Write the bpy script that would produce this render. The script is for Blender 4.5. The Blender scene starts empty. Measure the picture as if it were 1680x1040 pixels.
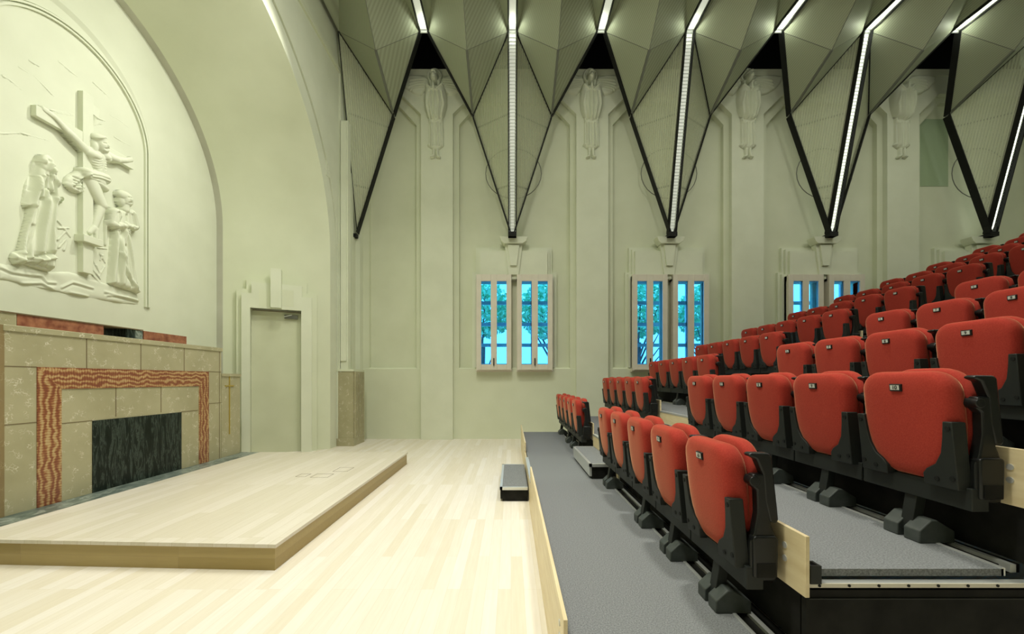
import bpy, bmesh, math, random
import numpy as np
from mathutils import Vector, Matrix
random.seed(7); np.random.seed(7)
scene = bpy.context.scene
C = scene.collection
PI = math.pi

# ------------------------------------------------------------------ camera, world, light, exposure
EYE = 1.473; F = 653.0; VX = 838.5; VY = 623.0
cam_d = bpy.data.cameras.new('camera'); cam = bpy.data.objects.new('camera', cam_d); C.objects.link(cam)
cam.location = (0, 0, EYE); cam.rotation_euler = (PI/2, 0, 0)
cam_d.sensor_width = 36; cam_d.lens = F/1680*36
cam_d.shift_x = (840-VX)/1680; cam_d.shift_y = (VY-520)/1680
cam_d.clip_start = 0.05; cam_d.clip_end = 200
scene.camera = cam
scene.view_settings.view_transform = 'Standard'; scene.view_settings.look = 'None'
scene.view_settings.gamma = 1; scene.view_settings.use_curve_mapping = False
scene.view_settings.exposure = -0.58
scene.cycles.max_bounces = 8; scene.cycles.diffuse_bounces = 5; scene.cycles.transparent_max_bounces = 24
scene.cycles.sample_clamp_indirect = 6

world = bpy.data.worlds.new('world'); scene.world = world; world.use_nodes = True
bg = world.node_tree.nodes['Background']; bg.inputs[0].default_value = (0.80, 0.93, 1.0, 1); bg.inputs[1].default_value = 7.0

LIGHT_COL = (1.0, 0.985, 0.86)
def area(name, loc, size, power, rot=(0, 0, 0), col=LIGHT_COL, spread=PI):
    l = bpy.data.lights.new(name, 'AREA'); l.shape = 'RECTANGLE'; l.size, l.size_y = size
    l.energy = power; l.color = col; l.spread = spread
    o = bpy.data.objects.new(name, l); C.objects.link(o); o.location = loc; o.rotation_euler = rot
    return o
BAY = 3.85; X0 = 0.03
# the long strip lights of the ceiling, running towards the viewer
for j in range(-1, 9):
    area('strip_lamp', (X0+j*BAY/2, 3.9, 9.0), (0.14, 6.6), 40 if j < 2 else 58)
for j in range(-1, 7):  # added point lights, brightening the mesh folds around the strip ends
    pl = bpy.data.lights.new('strip_end_fill', 'POINT'); pl.energy = 3.5 if j < 3 else 6; pl.color = (.95, 1, .82); pl.shadow_soft_size = .03
    po = bpy.data.objects.new('strip_end_fill', pl); C.objects.link(po); po.location = (X0+j*BAY/2, 8.45, 8.95)
# the stage lanterns over the wooden floor and the chancel
for (x, y, p) in ((-1.4, 1.2, 245), (-0.6, 5.4, 90), (-2.3, 4.6, 105)):
    area('stage_lantern', (x, y, 8.2), (0.7, 0.7), p, spread=2.2)
def aimed(name, loc, target, size, power, spread):
    o = area(name, loc, (size, size), power, spread=spread)
    o.rotation_euler = (Vector(target)-Vector(loc)).to_track_quat('-Z', 'Y').to_euler(); return o
area('house_fill', (1.5, 3.0, 8.5), (0.5, 0.5), 110, spread=1.7)  # added unseen light that brightens the seat tops from above
for wx_, wp in ((-0.6, 22), (3.4, 22), (8.0, 16)):  # added unseen lights to lift the upper far wall and fins
    aimed('wall_fill', (wx_, 5.2, 7.9), (wx_+.6, 9.9, 5.6), .5, wp, 2.2)
aimed('chancel_fill', (1.0, 4.0, 7.2), (-5.4, 6.4, 6.3), .8, 50, 1.6)  # added unseen light that brightens the arch and altar wall
aimed('chancel_lantern', (-2.6, 6.3, 7.6), (-5.6, 5.0, 4.3), .22, 46, 1.7)


# ------------------------------------------------------------------ helpers
def wx(px, Y): return (px-VX)*Y/F
def wz(py, Y): return EYE+(VY-py)*Y/F

class MB:
    """collects shapes, builds ONE mesh object"""
    def __init__(s, xf=None): s.v = []; s.f = []; s.xf = xf
    def add(s, vs, fs):
        n = len(s.v)
        s.v += [tuple(s.xf(*p)) if s.xf else tuple(p) for p in vs]
        s.f += [tuple(i+n for i in f) for f in fs]; return s
    def box(s, x0, x1, y0, y1, z0, z1):
        return s.add([(x0,y0,z0),(x1,y0,z0),(x1,y1,z0),(x0,y1,z0),(x0,y0,z1),(x1,y0,z1),(x1,y1,z1),(x0,y1,z1)],
              [(0,3,2,1),(4,5,6,7),(0,1,5,4),(1,2,6,5),(2,3,7,6),(3,0,4,7)])
    def prism(s, poly, axis, a, b):
        """poly: 2D outline in the two other axes (order x,y,z minus axis)"""
        def P(u, v, w): return (w,u,v) if axis == 'x' else (u,w,v) if axis == 'y' else (u,v,w)
        n = len(poly)
        s.add([P(u,v,a) for u,v in poly]+[P(u,v,b) for u,v in poly],
              [tuple(range(n))[::-1], tuple(range(n,2*n))]+[(i,(i+1)%n,n+(i+1)%n,n+i) for i in range(n)])
        return s
    def bar(s, p, q, w, h, up=(0,0,1)):
        p = Vector(p); q = Vector(q); d = (q-p).normalized(); u = Vector(up)
        if abs(d.dot(u)) > .98: u = Vector((0,1,0))
        a = d.cross(u).normalized()*w/2; b = a.cross(d).normalized()*h/2
        vs = [e+i*a+j*b for e in (p,q) for i,j in ((-1,-1),(1,-1),(1,1),(-1,1))]
        return s.add(vs, [(0,3,2,1),(4,5,6,7),(0,1,5,4),(1,2,6,5),(2,3,7,6),(3,0,4,7)])
    def tube(s, p, q, r, n=10, r2=None):
        p = Vector(p); q = Vector(q); d = (q-p).normalized(); r2 = r if r2 is None else r2
        u = Vector((0,0,1)) if abs(d.z) < .9 else Vector((1,0,0)); a = d.cross(u).normalized(); b = a.cross(d)
        vs = [p+r*(math.cos(2*PI*i/n)*a+math.sin(2*PI*i/n)*b) for i in range(n)]+[q+r2*(math.cos(2*PI*i/n)*a+math.sin(2*PI*i/n)*b) for i in range(n)]
        return s.add(vs, [tuple(range(n)), tuple(range(n,2*n))[::-1]]+[(i,n+i,n+(i+1)%n,(i+1)%n) for i in range(n)])
    def quad(s, *p): return s.add(list(p), [tuple(range(len(p)))])
    def slab(s, pts, t):
        """flat polygon given a real thickness t along its normal"""
        P = [Vector(p) for p in pts]; n = (P[1]-P[0]).cross(P[2]-P[0]).normalized()*t/2; m = len(P)
        return s.add([p-n for p in P]+[p+n for p in P], [tuple(range(m))[::-1], tuple(range(m,2*m))]+[(i,(i+1)%m,m+(i+1)%m,m+i) for i in range(m)])
    def build(s, name, mat, parent=None, bevel=0, seg=2, smooth=False, local=False):
        me = bpy.data.meshes.new(name)
        off = Vector((0,0,0))
        if parent is not None and not local:
            q = parent
            while q is not None: off += q.location; q = q.parent
        me.from_pydata([tuple(Vector(v)-off) for v in s.v], [], s.f)
        bm = bmesh.new(); bm.from_mesh(me); bmesh.ops.recalc_face_normals(bm, faces=bm.faces)
        bm.to_mesh(me); bm.free()
        me.materials.append(mat)
        o = bpy.data.objects.new(name, me); C.objects.link(o); o.parent = parent
        if bevel:
            m = o.modifiers.new('bevel', 'BEVEL'); m.width = bevel; m.segments = seg; m.limit_method = 'ANGLE'; m.angle_limit = 0.6
        if smooth or bevel:
            for p in me.polygons: p.use_smooth = True
            if hasattr(me, 'set_sharp_from_angle'): me.set_sharp_from_angle(angle=0.7)
        return o
def tag(o, label=None, cat=None, group=None, kind=None):
    if label: o['label'] = label
    if cat: o['category'] = cat
    if group: o['group'] = group
    if kind: o['kind'] = kind
    return o
def thing(name, loc, label, cat, group=None, kind=None):
    o = bpy.data.objects.new(name, None); C.objects.link(o); o.location = loc; o.empty_display_size = .1
    return tag(o, label, cat, group, kind)
def struct(name, mb, mat, label=None, **k):
    o = mb.build(name, mat, **k); return tag(o, label, None, None, 'structure')
ORD = ['first','second','third','fourth','fifth','sixth','seventh','eighth','ninth','tenth','eleventh','twelfth','thirteenth']

# ------------------------------------------------------------------ materials
def mat(name, col, rough=.6, metal=0, spec=.5, sheen=0):
    m = bpy.data.materials.new(name); m.use_nodes = True; b = m.node_tree.nodes['Principled BSDF']
    b.inputs['Base Color'].default_value = (*col, 1); b.inputs['Roughness'].default_value = rough
    b.inputs['Metallic'].default_value = metal; b.inputs['Specular IOR Level'].default_value = spec
    if sheen: b.inputs['Sheen Weight'].default_value = sheen; b.inputs['Sheen Roughness'].default_value = .5
    return m
def nd(m, t, **k):
    n = m.node_tree.nodes.new(t)
    for a, v in k.items():
        if a in n.inputs: n.inputs[a].default_value = v
        else: setattr(n, a, v)
    return n
def lk(m, a, b): m.node_tree.links.new(a, b)
def bsdf(m): return m.node_tree.nodes['Principled BSDF']
def coords(m, scale=(1,1,1), rot=(0,0,0)):
    g = nd(m, 'ShaderNodeNewGeometry'); mp = nd(m, 'ShaderNodeMapping')
    mp.inputs['Scale'].default_value = scale; mp.inputs['Rotation'].default_value = rot
    lk(m, g.outputs['Position'], mp.inputs['Vector']); return mp.outputs[0]
def ramp(m, src, stops):
    r = nd(m, 'ShaderNodeValToRGB'); e = r.color_ramp.elements
    while len(e) < len(stops): e.new(.5)
    for i, (p, c) in enumerate(stops): e[i].position = p; e[i].color = (*c, 1)
    lk(m, src, r.inputs[0]); return r.outputs[0]
def bump(m, src, strength=.2, dist=.01):
    b = nd(m, 'ShaderNodeBump', Strength=strength, Distance=dist); lk(m, src, b.inputs['Height']); lk(m, b.outputs[0], bsdf(m).inputs['Normal'])
def noisy(m, a, b, scale=6, detail=4, lo=.35, hi=.65, sc=(1,1,1), bmp=0, bd=.004):
    n = nd(m, 'ShaderNodeTexNoise', Scale=scale, Detail=detail); lk(m, coords(m, sc), n.inputs['Vector'])
    lk(m, ramp(m, n.outputs[0], [(lo, a), (hi, b)]), bsdf(m).inputs['Base Color'])
    if bmp: bump(m, n.outputs[0], bmp, bd)
    return m
M = {}
M['plaster'] = noisy(mat('plaster', (.74,.74,.67), .75, spec=.25), (.655,.69,.525), (.695,.73,.565), 1.4)
M['plaster_white'] = noisy(mat('white_plaster', (.78,.78,.73), .7, spec=.25), (.68,.715,.57), (.72,.755,.61), 2)
M['joinery'] = noisy(mat('cream_painted_joinery', (.70,.66,.56), .5), (.68,.64,.54), (.72,.68,.58), 5)
M['door_paint'] = noisy(mat('door_paint', (.62,.64,.55), .5), (.58,.61,.44), (.62,.65,.48), 2)
M['black'] = mat('black_painted_void', (.006,.006,.006), .95, spec=.05)
M['skirt'] = noisy(mat('black_steel_skirt', (.012,.012,.011), .75, spec=.15), (.010,.010,.009), (.018,.018,.016), 9)
M['plastic'] = mat('black_plastic', (.008,.009,.009), .35, spec=.35)
M['bracket'] = mat('charcoal_steel', (.017,.020,.018), .5, spec=.3)
M['foot'] = noisy(mat('charcoal_cast_foot', (.05,.06,.055), .55), (.045,.055,.05), (.065,.075,.07), 20)
M['alu'] = mat('brushed_aluminium', (.72,.74,.72), .35, .6)
M['bolt'] = mat('steel_bolt', (.55,.55,.52), .45, .25)
M['tube'] = mat('dark_frame', (.012,.013,.012), .6, spec=.2)
M['rod'] = mat('grey_rod', (.16,.17,.14), .6)
M['gold'] = mat('gilded_metal', (.55,.42,.10), .35, .7)
M['daylit_steel'] = mat('pale_window_steel', (.62,.66,.72), .5)  # faint blue of the daylight is put into this pale steel colour
M['plate'] = mat('plate_grey', (.55,.56,.52), .4)
M['ink'] = mat('plate_digits', (.02,.02,.02), .6)
M['foliage'] = noisy(mat('tree_foliage', (.10,.3,.12), .8), (.22,.62,.36), (.55,.9,.6), 3)
M['bark'] = noisy(mat('tree_bark', (.1,.09,.08), .9), (.08,.09,.10), (.14,.14,.14), 12)
M['render_white'] = noisy(mat('white_render', (.85,.85,.85), .8), (.82,.82,.82), (.88,.88,.88), 1)
M['pavement'] = noisy(mat('grey_pavement', (.3,.3,.3), .9), (.25,.25,.25), (.38,.38,.38), 2)

def wood(name, a, b, c, axis='y', plank=.095, length=1.1, rough=.4, gap=(.42,.36,.24)):
    m = mat(name, b, rough, spec=.35)
    if axis == 'y': v = coords(m, (1,1,1), (0,0,PI/2))
    else: v = coords(m, (1,1,1), (PI/2,0,0))
    bt = nd(m, 'ShaderNodeTexBrick', Scale=1.0); bt.offset = .37; bt.offset_frequency = 3
    bt.inputs['Mortar Size'].default_value = .0012; bt.inputs['Brick Width'].default_value = length; bt.inputs['Row Height'].default_value = plank
    bt.inputs['Color1'].default_value = (*a,1); bt.inputs['Color2'].default_value = (*c,1); bt.inputs['Mortar'].default_value = (*gap,1)
    lk(m, v, bt.inputs['Vector'])
    n = nd(m, 'ShaderNodeTexNoise', Scale=5, Detail=6); lk(m, coords(m, (9,.6,9) if axis == 'y' else (.6,9,9)), n.inputs['Vector'])
    g = ramp(m, n.outputs[0], [(.3,(.94,.93,.91)),(.7,(1,1,1))])
    mx = nd(m, 'ShaderNodeMixRGB', blend_type='MULTIPLY'); mx.inputs[0].default_value = 1
    lk(m, bt.outputs[0], mx.inputs[1]); lk(m, g, mx.inputs[2]); lk(m, mx.outputs[0], bsdf(m).inputs['Base Color'])
    return m
M['floor'] = wood('pale_oak_floor', (.74,.68,.56), (.77,.72,.65), (.83,.785,.72), plank=.09, length=1.4, rough=.45, gap=(.70,.63,.51))
M['stage_top'] = wood('pale_oak_stage', (.66,.61,.50), (.68,.63,.54), (.74,.69,.61), plank=.11, length=1.6, rough=.4, gap=(.52,.45,.32))
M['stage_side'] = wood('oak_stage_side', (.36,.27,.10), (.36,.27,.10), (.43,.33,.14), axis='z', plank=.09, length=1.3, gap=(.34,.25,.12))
M['birch'] = noisy(mat('birch_plywood', (.75,.62,.38), .45), (.70,.57,.34), (.80,.68,.44), 4, sc=(6,.7,6))
M['carpet'] = noisy(mat('grey_carpet', (.2,.21,.2), .95, spec=.1), (.14,.15,.155), (.27,.28,.29), 150, 2, .3, .7, bmp=.5, bd=.003)

def stone(name, a, b, fleck):
    m = mat(name, a, .45)
    n = nd(m, 'ShaderNodeTexNoise', Scale=2.5, Detail=6); v = coords(m); lk(m, v, n.inputs['Vector'])
    base = ramp(m, n.outputs[0], [(.3,a),(.7,b)])
    vo = nd(m, 'ShaderNodeTexVoronoi', Scale=34); vo.feature = 'DISTANCE_TO_EDGE'
    n2 = nd(m, 'ShaderNodeTexNoise', Scale=9, Detail=3); lk(m, v, n2.inputs['Vector'])
    mxv = nd(m, 'ShaderNodeMixRGB'); mxv.inputs[0].default_value = .12; lk(m, v, mxv.inputs[1]); lk(m, n2.outputs['Color'], mxv.inputs[2]); lk(m, mxv.outputs[0], vo.inputs['Vector'])
    f = ramp(m, vo.outputs['Distance'], [(.02,(1,1,1)),(.07,(0,0,0))])
    n3 = nd(m, 'ShaderNodeTexNoise', Scale=12, Detail=2); lk(m, v, n3.inputs['Vector'])
    f3 = ramp(m, n3.outputs[0], [(.54,(0,0,0)),(.66,(1,1,1))])
    mu = nd(m, 'ShaderNodeMixRGB', blend_type='MULTIPLY'); mu.inputs[0].default_value = 1; lk(m, f, mu.inputs[1]); lk(m, f3, mu.inputs[2])
    mx = nd(m, 'ShaderNodeMixRGB'); lk(m, mu.outputs[0], mx.inputs[0]); lk(m, base, mx.inputs[1]); mx.inputs[2].default_value = (*fleck,1)
    lk(m, mx.outputs[0], bsdf(m).inputs['Base Color']); return m
M['limestone'] = stone('shelly_limestone', (.36,.335,.20), (.44,.41,.26), (.66,.63,.50))
M['limestone_dark'] = stone('brown_limestone', (.22,.16,.07), (.28,.21,.10), (.34,.28,.15))
M['joint'] = mat('stone_joint', (.16,.12,.06), .9)
def onyx(name, main='Y', cross='Z', dark=(.20,.06,.03)):
    m = mat(name, (.4,.2,.1), .3); v = coords(m, (1,1,1))
    n = nd(m, 'ShaderNodeTexNoise', Scale=2.6, Detail=4, Distortion=.6); lk(m, v, n.inputs['Vector'])
    def wave(axis, scale, dist, det):
        w = nd(m, 'ShaderNodeTexWave', Scale=scale, Distortion=dist, Detail=det); w.bands_direction = axis; w.inputs['Detail Scale'].default_value = 1.4
        lk(m, v, w.inputs['Vector']); return w.outputs['Fac']
    def mix(a, b, f):
        q = nd(m, 'ShaderNodeMixRGB'); q.inputs[0].default_value = f; lk(m, a, q.inputs[1]); lk(m, b, q.inputs[2]); return q.outputs[0]
    k = mix(mix(wave(main, 5.5, 7.0, 3), wave(cross, 12, 5.0, 3), .34), n.outputs[0], .38)
    lk(m, ramp(m, k, [(.24,dark),(.44,(.27,.095,.04)),(.60,(.40,.22,.09)),(.80,(.52,.38,.19))]), bsdf(m).inputs['Base Color']); return m
M['onyx'] = onyx('red_banded_onyx_upright', 'Y', 'Z'); M['onyx_lintel'] = onyx('red_banded_onyx_lintel', 'Z', 'Y')
M['redstone'] = noisy(mat('red_marble', (.3,.11,.06), .35), (.20,.06,.03), (.40,.17,.09), 14, 6)
def marble(name, a, b, vein, sc=(1,1,.35), s=8):
    m = mat(name, a, .3); v = coords(m, sc)
    n = nd(m, 'ShaderNodeTexNoise', Scale=s, Detail=8, Distortion=1.2); n.inputs['Roughness'].default_value = .65; lk(m, v, n.inputs['Vector'])
    lk(m, ramp(m, n.outputs[0], [(.36,a),(.50,b),(.545,vein),(.59,b),(.75,a)]), bsdf(m).inputs['Base Color']); return m
M['green_marble'] = marble('dark_green_marble', (.005,.009,.006), (.010,.016,.012), (.06,.08,.066), (1,1,.16), 18)
M['strip_marble'] = marble('grey_green_marble', (.07,.10,.09), (.15,.19,.165), (.32,.36,.32), (1,.6,1), 7)

M['red'] = mat('red_upholstery', (.42,.05,.04), .9, spec=.08, sheen=.45)
bsdf(M['red']).inputs['Sheen Tint'].default_value = (1,.66,.36,1); bsdf(M['red']).inputs['Sheen Roughness'].default_value = .35
noisy(M['red'], (.34,.037,.027), (.41,.050,.035), 160, 2, .3, .7, bmp=.35, bd=.0015)

def mesh_mat(name, col, fac_lo, fac_hi, rot):
    m = mat(name, col, .55, .2)
    w = nd(m, 'ShaderNodeTexWave', Scale=8.0); w.bands_direction = 'X'; lk(m, coords(m, (1,1,1), rot), w.inputs['Vector'])
    mr = nd(m, 'ShaderNodeMapRange'); mr.inputs['To Min'].default_value = fac_lo; mr.inputs['To Max'].default_value = fac_hi; lk(m, w.outputs['Fac'], mr.inputs[0])
    tr = nd(m, 'ShaderNodeBsdfTransparent'); mx = nd(m, 'ShaderNodeMixShader'); out = m.node_tree.nodes['Material Output']
    lk(m, mr.outputs[0], mx.inputs[0]); lk(m, tr.outputs[0], mx.inputs[1]); lk(m, bsdf(m).outputs[0], mx.inputs[2]); lk(m, mx.outputs[0], out.inputs[0]); return m
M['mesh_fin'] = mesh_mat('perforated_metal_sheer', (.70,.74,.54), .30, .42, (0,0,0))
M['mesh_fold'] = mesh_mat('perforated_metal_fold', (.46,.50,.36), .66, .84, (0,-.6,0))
def glass():
    m = mat('daylight_blue_glass', (1,1,1), .05)
    tr = nd(m, 'ShaderNodeBsdfTransparent'); tr.inputs[0].default_value = (.26,.66,.98,1)  # blue cast of the daylight outside is put into the glass colour
    gl = nd(m, 'ShaderNodeBsdfGlossy', Roughness=.03); mx = nd(m, 'ShaderNodeMixShader'); mx.inputs[0].default_value = .05
    lk(m, tr.outputs[0], mx.inputs[1]); lk(m, gl.outputs[0], mx.inputs[2]); lk(m, mx.outputs[0], m.node_tree.nodes['Material Output'].inputs[0]); return m
M['glass'] = glass()
def emis(name, s, col=(.93,1,.84)):
    m = mat(name, (.8,.8,.75), .4); b = bsdf(m); b.inputs['Emission Color'].default_value = (*col,1); b.inputs['Emission Strength'].default_value = s; return m

# ------------------------------------------------------------------ the room: shell
YW = 10.04            # face of the recessed far wall
XR = 13.5; XB = -8.0
struct('floor', MB().box(-6.3, XR, XB, 11.0, -.1, 0), M['floor'], 'pale oak strip floor')
ZTOP = 9.1
struct('ceiling', MB().box(-6.3, XR, XB, 10.9, 10.9, 11.0), M['black'], 'black void above the folded mesh ceiling')
struct('wall_right', MB().box(XR, XR+.2, XB, 10.9, -.1, 11), M['plaster'])
struct('wall_back', MB().box(-6.3, XR+.2, XB-.2, XB, -.1, 11), M['plaster'])
struct('trim_9', MB().box(-6.3, XR, 10.55, 10.75, 8.9, 10.9), M['black'], 'black ceiling void above the far wall')

# far wall: recessed panels, two steps of frame, dado
PXC = [717.5 + 253.3*i for i in range(6)]       # pilaster centres
bayw = 253.3
YF = 9.86; YM = 9.915
def X_(px, Y=YF): return wx(px, Y)
def Z_(py, Y=YF): return wz(py, Y)
WINC = [842.0, 1095.5, 1348.5, 1602]
# recessed plane with window openings
zs0, zs1 = Z_(601, YW), Z_(461, YW)
mb = MB()
TH = .12
xcur = -6.3
for c in WINC:
    for a, b in ((c-55, c-11), (c+13, c+57)):
        xa, xb = wx(a, YW), wx(b, YW)
        mb.box(xcur, xa, YW, YW+TH, 0, ZTOP); mb.box(xa, xb, YW, YW+TH, 0, zs0); mb.box(xa, xb, YW, YW+TH, zs1, ZTOP); xcur = xb
mb.box(xcur, XR, YW, YW+TH, 0, ZTOP)
# thick reveals behind the openings
for c in WINC:
    xa, xb = wx(c-64, YW), wx(c+66, YW); y1 = YW+.36
    mb.box(xa-.1, xa, YW+TH, y1, zs0-.1, zs1+.1); mb.box(xb, xb+.1, YW+TH, y1, zs0-.1, zs1+.1)
    mb.box(xa, xb, YW+TH, y1, zs0-.1, zs0); mb.box(xa, xb, YW+TH, y1, zs1, zs1+.1)
struct('wall_far', mb, M['plaster'], 'cream plastered side wall with recessed panels and windows')
zd = Z_(603); zt = Z_(157); zc_ = Z_(190)
mb = MB().prism([(YM-.006, 0), (YM-.006, zd-.03), (YM+.03, zd), (YW+.012, zd), (YW+.012, 0)], 'x', -3.9, XR)
struct('trim_1', mb, M['plaster'], 'plain plaster dado below the recessed panels')
mb = MB()
def frame_layer(mb, Y0, Y1, grow, zt, zc, ch, hw=26.0):
    for c in PXC:
        x0, x1 = X_(c-hw)-grow, X_(c+hw)+grow
        mb.prism([(x0, 0), (x1, 0), (x1, zc), (x1+ch, zt), (x0-ch, zt), (x0, zc)], 'y', Y0, Y1)
    mb.box(-3.9, XR, Y0, Y1, zt, ZTOP)
frame_layer(mb, YM, YW+.011, .14, zt-.14, zc_-.19, .5)
mb.box(-3.9, X_(604.5), YM+.003, YW+.01, 0, ZTOP)
struct('trim_2', mb, M['plaster'], 'stepped moulding around the recessed wall panels')
mb = MB(); frame_layer(mb, YF-.07, YM+.01, 0, zt, zc_, .5)
struct('trim_3', mb, M['plaster_white'], 'broad plaster pilasters flaring into the top band of the far wall')
struct('trim_4', MB().box(-3.9, XR, YF-.09, YW+.1, ZTOP-.16, ZTOP), M['plaster'], 'plain cornice at the head of the far wall')
# greenish opening high on the far wall, at the right
xa, xb = X_(1520), X_(1568)
o = struct('window_9', MB().box(xa, xb, YW-.01, YW+.004, Z_(300), Z_(188)), mat('green_glazed_panel', (.34,.44,.27), .3), 'square greenish glazed opening high behind the mesh fins')

# ------------------------------------------------------------------ windows
def window(i, c):
    cx = X_(c)
    loc = (wx(c, YW), YW, Z_(600))
    w = thing('window_%d' % (i+1), loc, ['window of two tall glazed leaves, nearest the stage, under a keystone', 'middle window of two glazed leaves, above the front seats', 'third window, half hidden by the rows of seats', 'fourth window, hidden behind the rows of seats'][i], None, None, 'structure')
    m = MB()   # stepped architrave
    def px(a): return X_(c+a)
    for g, y0 in ((0, YW-.21), (.06, YW-.14), (.12, YW-.08)):
        m.prism([(px(-60)-g, Z_(603)), (px(-60)-g, Z_(453)+g), (px(-54)-g, Z_(453)+g), (px(-54)-g, Z_(412)+g), (px(56)+g, Z_(412)+g), (px(56)+g, Z_(453)+g), (px(64)+g, Z_(453)+g), (px(64)+g, Z_(603)),
                 (px(62), Z_(603)), (px(62), Z_(458)), (px(-58), Z_(458)), (px(-58), Z_(603))], 'y', y0, YW+.01)
    m.build('architrave', M['plaster_white'], w)
    m = MB()
    m.prism([(px(-22), Z_(392)), (px(23), Z_(392)), (px(21), Z_(399)), (px(15), Z_(403)), (px(-15), Z_(403)), (px(-19), Z_(399))], 'y', YW-.36, YW-.1)
    m.prism([(px(-14), Z_(403)), (px(15), Z_(403)), (px(9), Z_(452)), (px(-8), Z_(452))], 'y', YW-.26, YW-.1)
    m.prism([(px(-9), Z_(404)), (px(10), Z_(404)), (px(6), Z_(438)), (px(-5), Z_(438))], 'y', YW-.31, YW-.25)
    m.box(px(-4), px(5), YW-.2, YW, Z_(459), Z_(452))
    m.build('keystone', M['plaster_white'], w, bevel=.008)
    MB().box(px(-9), px(9), YW-.05, YW+.04, Z_(603), Z_(458)).build('mullion', M['plaster_white'], w)
    for s, (a, b) in enumerate(((-60, -3), (6, 64))):
        fr = MB(); y0, y1 = YW-.30, YW-.22; mid = (a+b)/2
        xs = [(px(a), px(a+8)), (px(mid-5), px(mid+5)), (px(b-8), px(b))]
        for x0, x1 in xs: fr.box(x0, x1, y0, y1, Z_(608), Z_(452))
        for z0, z1 in ((Z_(608), Z_(598)), (Z_(463), Z_(452))):
            for xa_, xb_ in ((px(a+8), px(mid-5)), (px(mid+5), px(b-8))): fr.box(xa_, xb_, y0, y1, z0, z1)
        f = fr.build('casement_frame', M['joinery'], w, bevel=.006)
        k = MB().box(px(a)+.04, px(b)-.04, y0-.03, y0+.01, Z_(606)-.01, Z_(606)+.012); k.build('bottom_rail', M['joinery'], f)
        st = MB().box(px(a)-.01, px(b)+.01, y1-.02, YW, Z_(610), Z_(606)); st.build('sill', M['joinery'], w)
        sc_ = MB().box(px(a), px(a)+.03, y1-.01, YW, Z_(606), Z_(454)).box(px(b)-.03, px(b), y1-.01, YW, Z_(606), Z_(454)).box(px(a), px(b), y1-.01, YW, Z_(462), Z_(454))
        sc_.build('reveal_lining', M['joinery'], w)
        MB().box(px(mid)-.012, px(mid)+.012, y0-.04, y0, Z_(600), Z_(588)).build('latch', M['bracket'], w)
        for x0, x1 in ((px(a+8), px(mid-5)), (px(mid+5), px(b-8))):
            MB().box(x0, x1, YW-.265, YW-.26, Z_(598), Z_(463)).build('pane', M['glass'], w)
    # outer steel window beyond the wall thickness
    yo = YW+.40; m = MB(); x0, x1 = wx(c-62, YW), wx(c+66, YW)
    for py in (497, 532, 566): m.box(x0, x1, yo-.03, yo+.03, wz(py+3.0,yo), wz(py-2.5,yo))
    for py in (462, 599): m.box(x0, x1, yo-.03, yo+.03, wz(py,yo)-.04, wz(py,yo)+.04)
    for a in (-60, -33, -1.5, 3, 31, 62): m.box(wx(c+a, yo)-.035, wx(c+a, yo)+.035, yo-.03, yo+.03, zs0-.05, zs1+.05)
    m.build('outer_glazing_bars', M['daylit_steel'], w)
for i, c in enumerate(WINC): window(i, c)

# ------------------------------------------------------------------ left side: chancel arch
XI, YCI, ZCI, RI = -5.57, 5.1, 4.42, 2.59       # inner edge of the splay
XO, ZCO, RO = -3.86, 4.15, 3.39                 # outer edge
XWL = -5.69
def arch(R, yc, zc, n=56, zmin=0.0):
    pts = [(yc+R, zmin)]
    pts += [(yc+R*math.cos(t), zc+R*math.sin(t)) for t in np.linspace(0, PI, n)]
    pts += [(yc-R, zmin)]
    return pts
def ring(mb, A, xa, B, xb):
    n = len(A); mb.add([(xa, y, z) for y, z in A]+[(xb, y, z) for y, z in B], [(i, i+1, n+i+1, n+i) for i in range(n-1)]); return mb
inner = arch(RI, YCI, ZCI); outer = arch(RO, YCI, ZCO)
m = ring(MB(), inner, XI, outer, XO)
struct('wall_splay', m, M['plaster'], 'deep splayed soffit of the tall round chancel arch', smooth=True)
m = ring(MB(), inner, XI, inner, XWL-.02)
struct('trim_5', m, noisy(mat('arch_edge_plaster', (.5,.5,.42), .7), (.48,.48,.40), (.54,.54,.46), 2), 'narrow reveal around the altar wall')
m = MB(); n = len(inner); m.add([(XWL, YCI, 0)]+[(XWL, y, z) for y, z in inner], [(0, i+1, i+2) for i in range(n-1)])
m.box(-6.0, XWL-.01, 1.5, 8.6, 0, 8)
struct('wall_chancel', m, M['plaster_white'], 'cream altar wall inside the arch')
rg = [(3.39, -3.86), (3.69, -3.86), (3.69, -3.90), (3.725, -3.90), (3.725, -3.84)]
m = MB()
for (r0, x0), (r1, x1) in zip(rg[:-1], rg[1:]): ring(m, arch(r0, YCI, ZCO), x0, arch(r1, YCI, ZCO), x1)
struct('trim_6', m, M['plaster_white'], 'raised band around the outer edge of the chancel arch')
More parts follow.
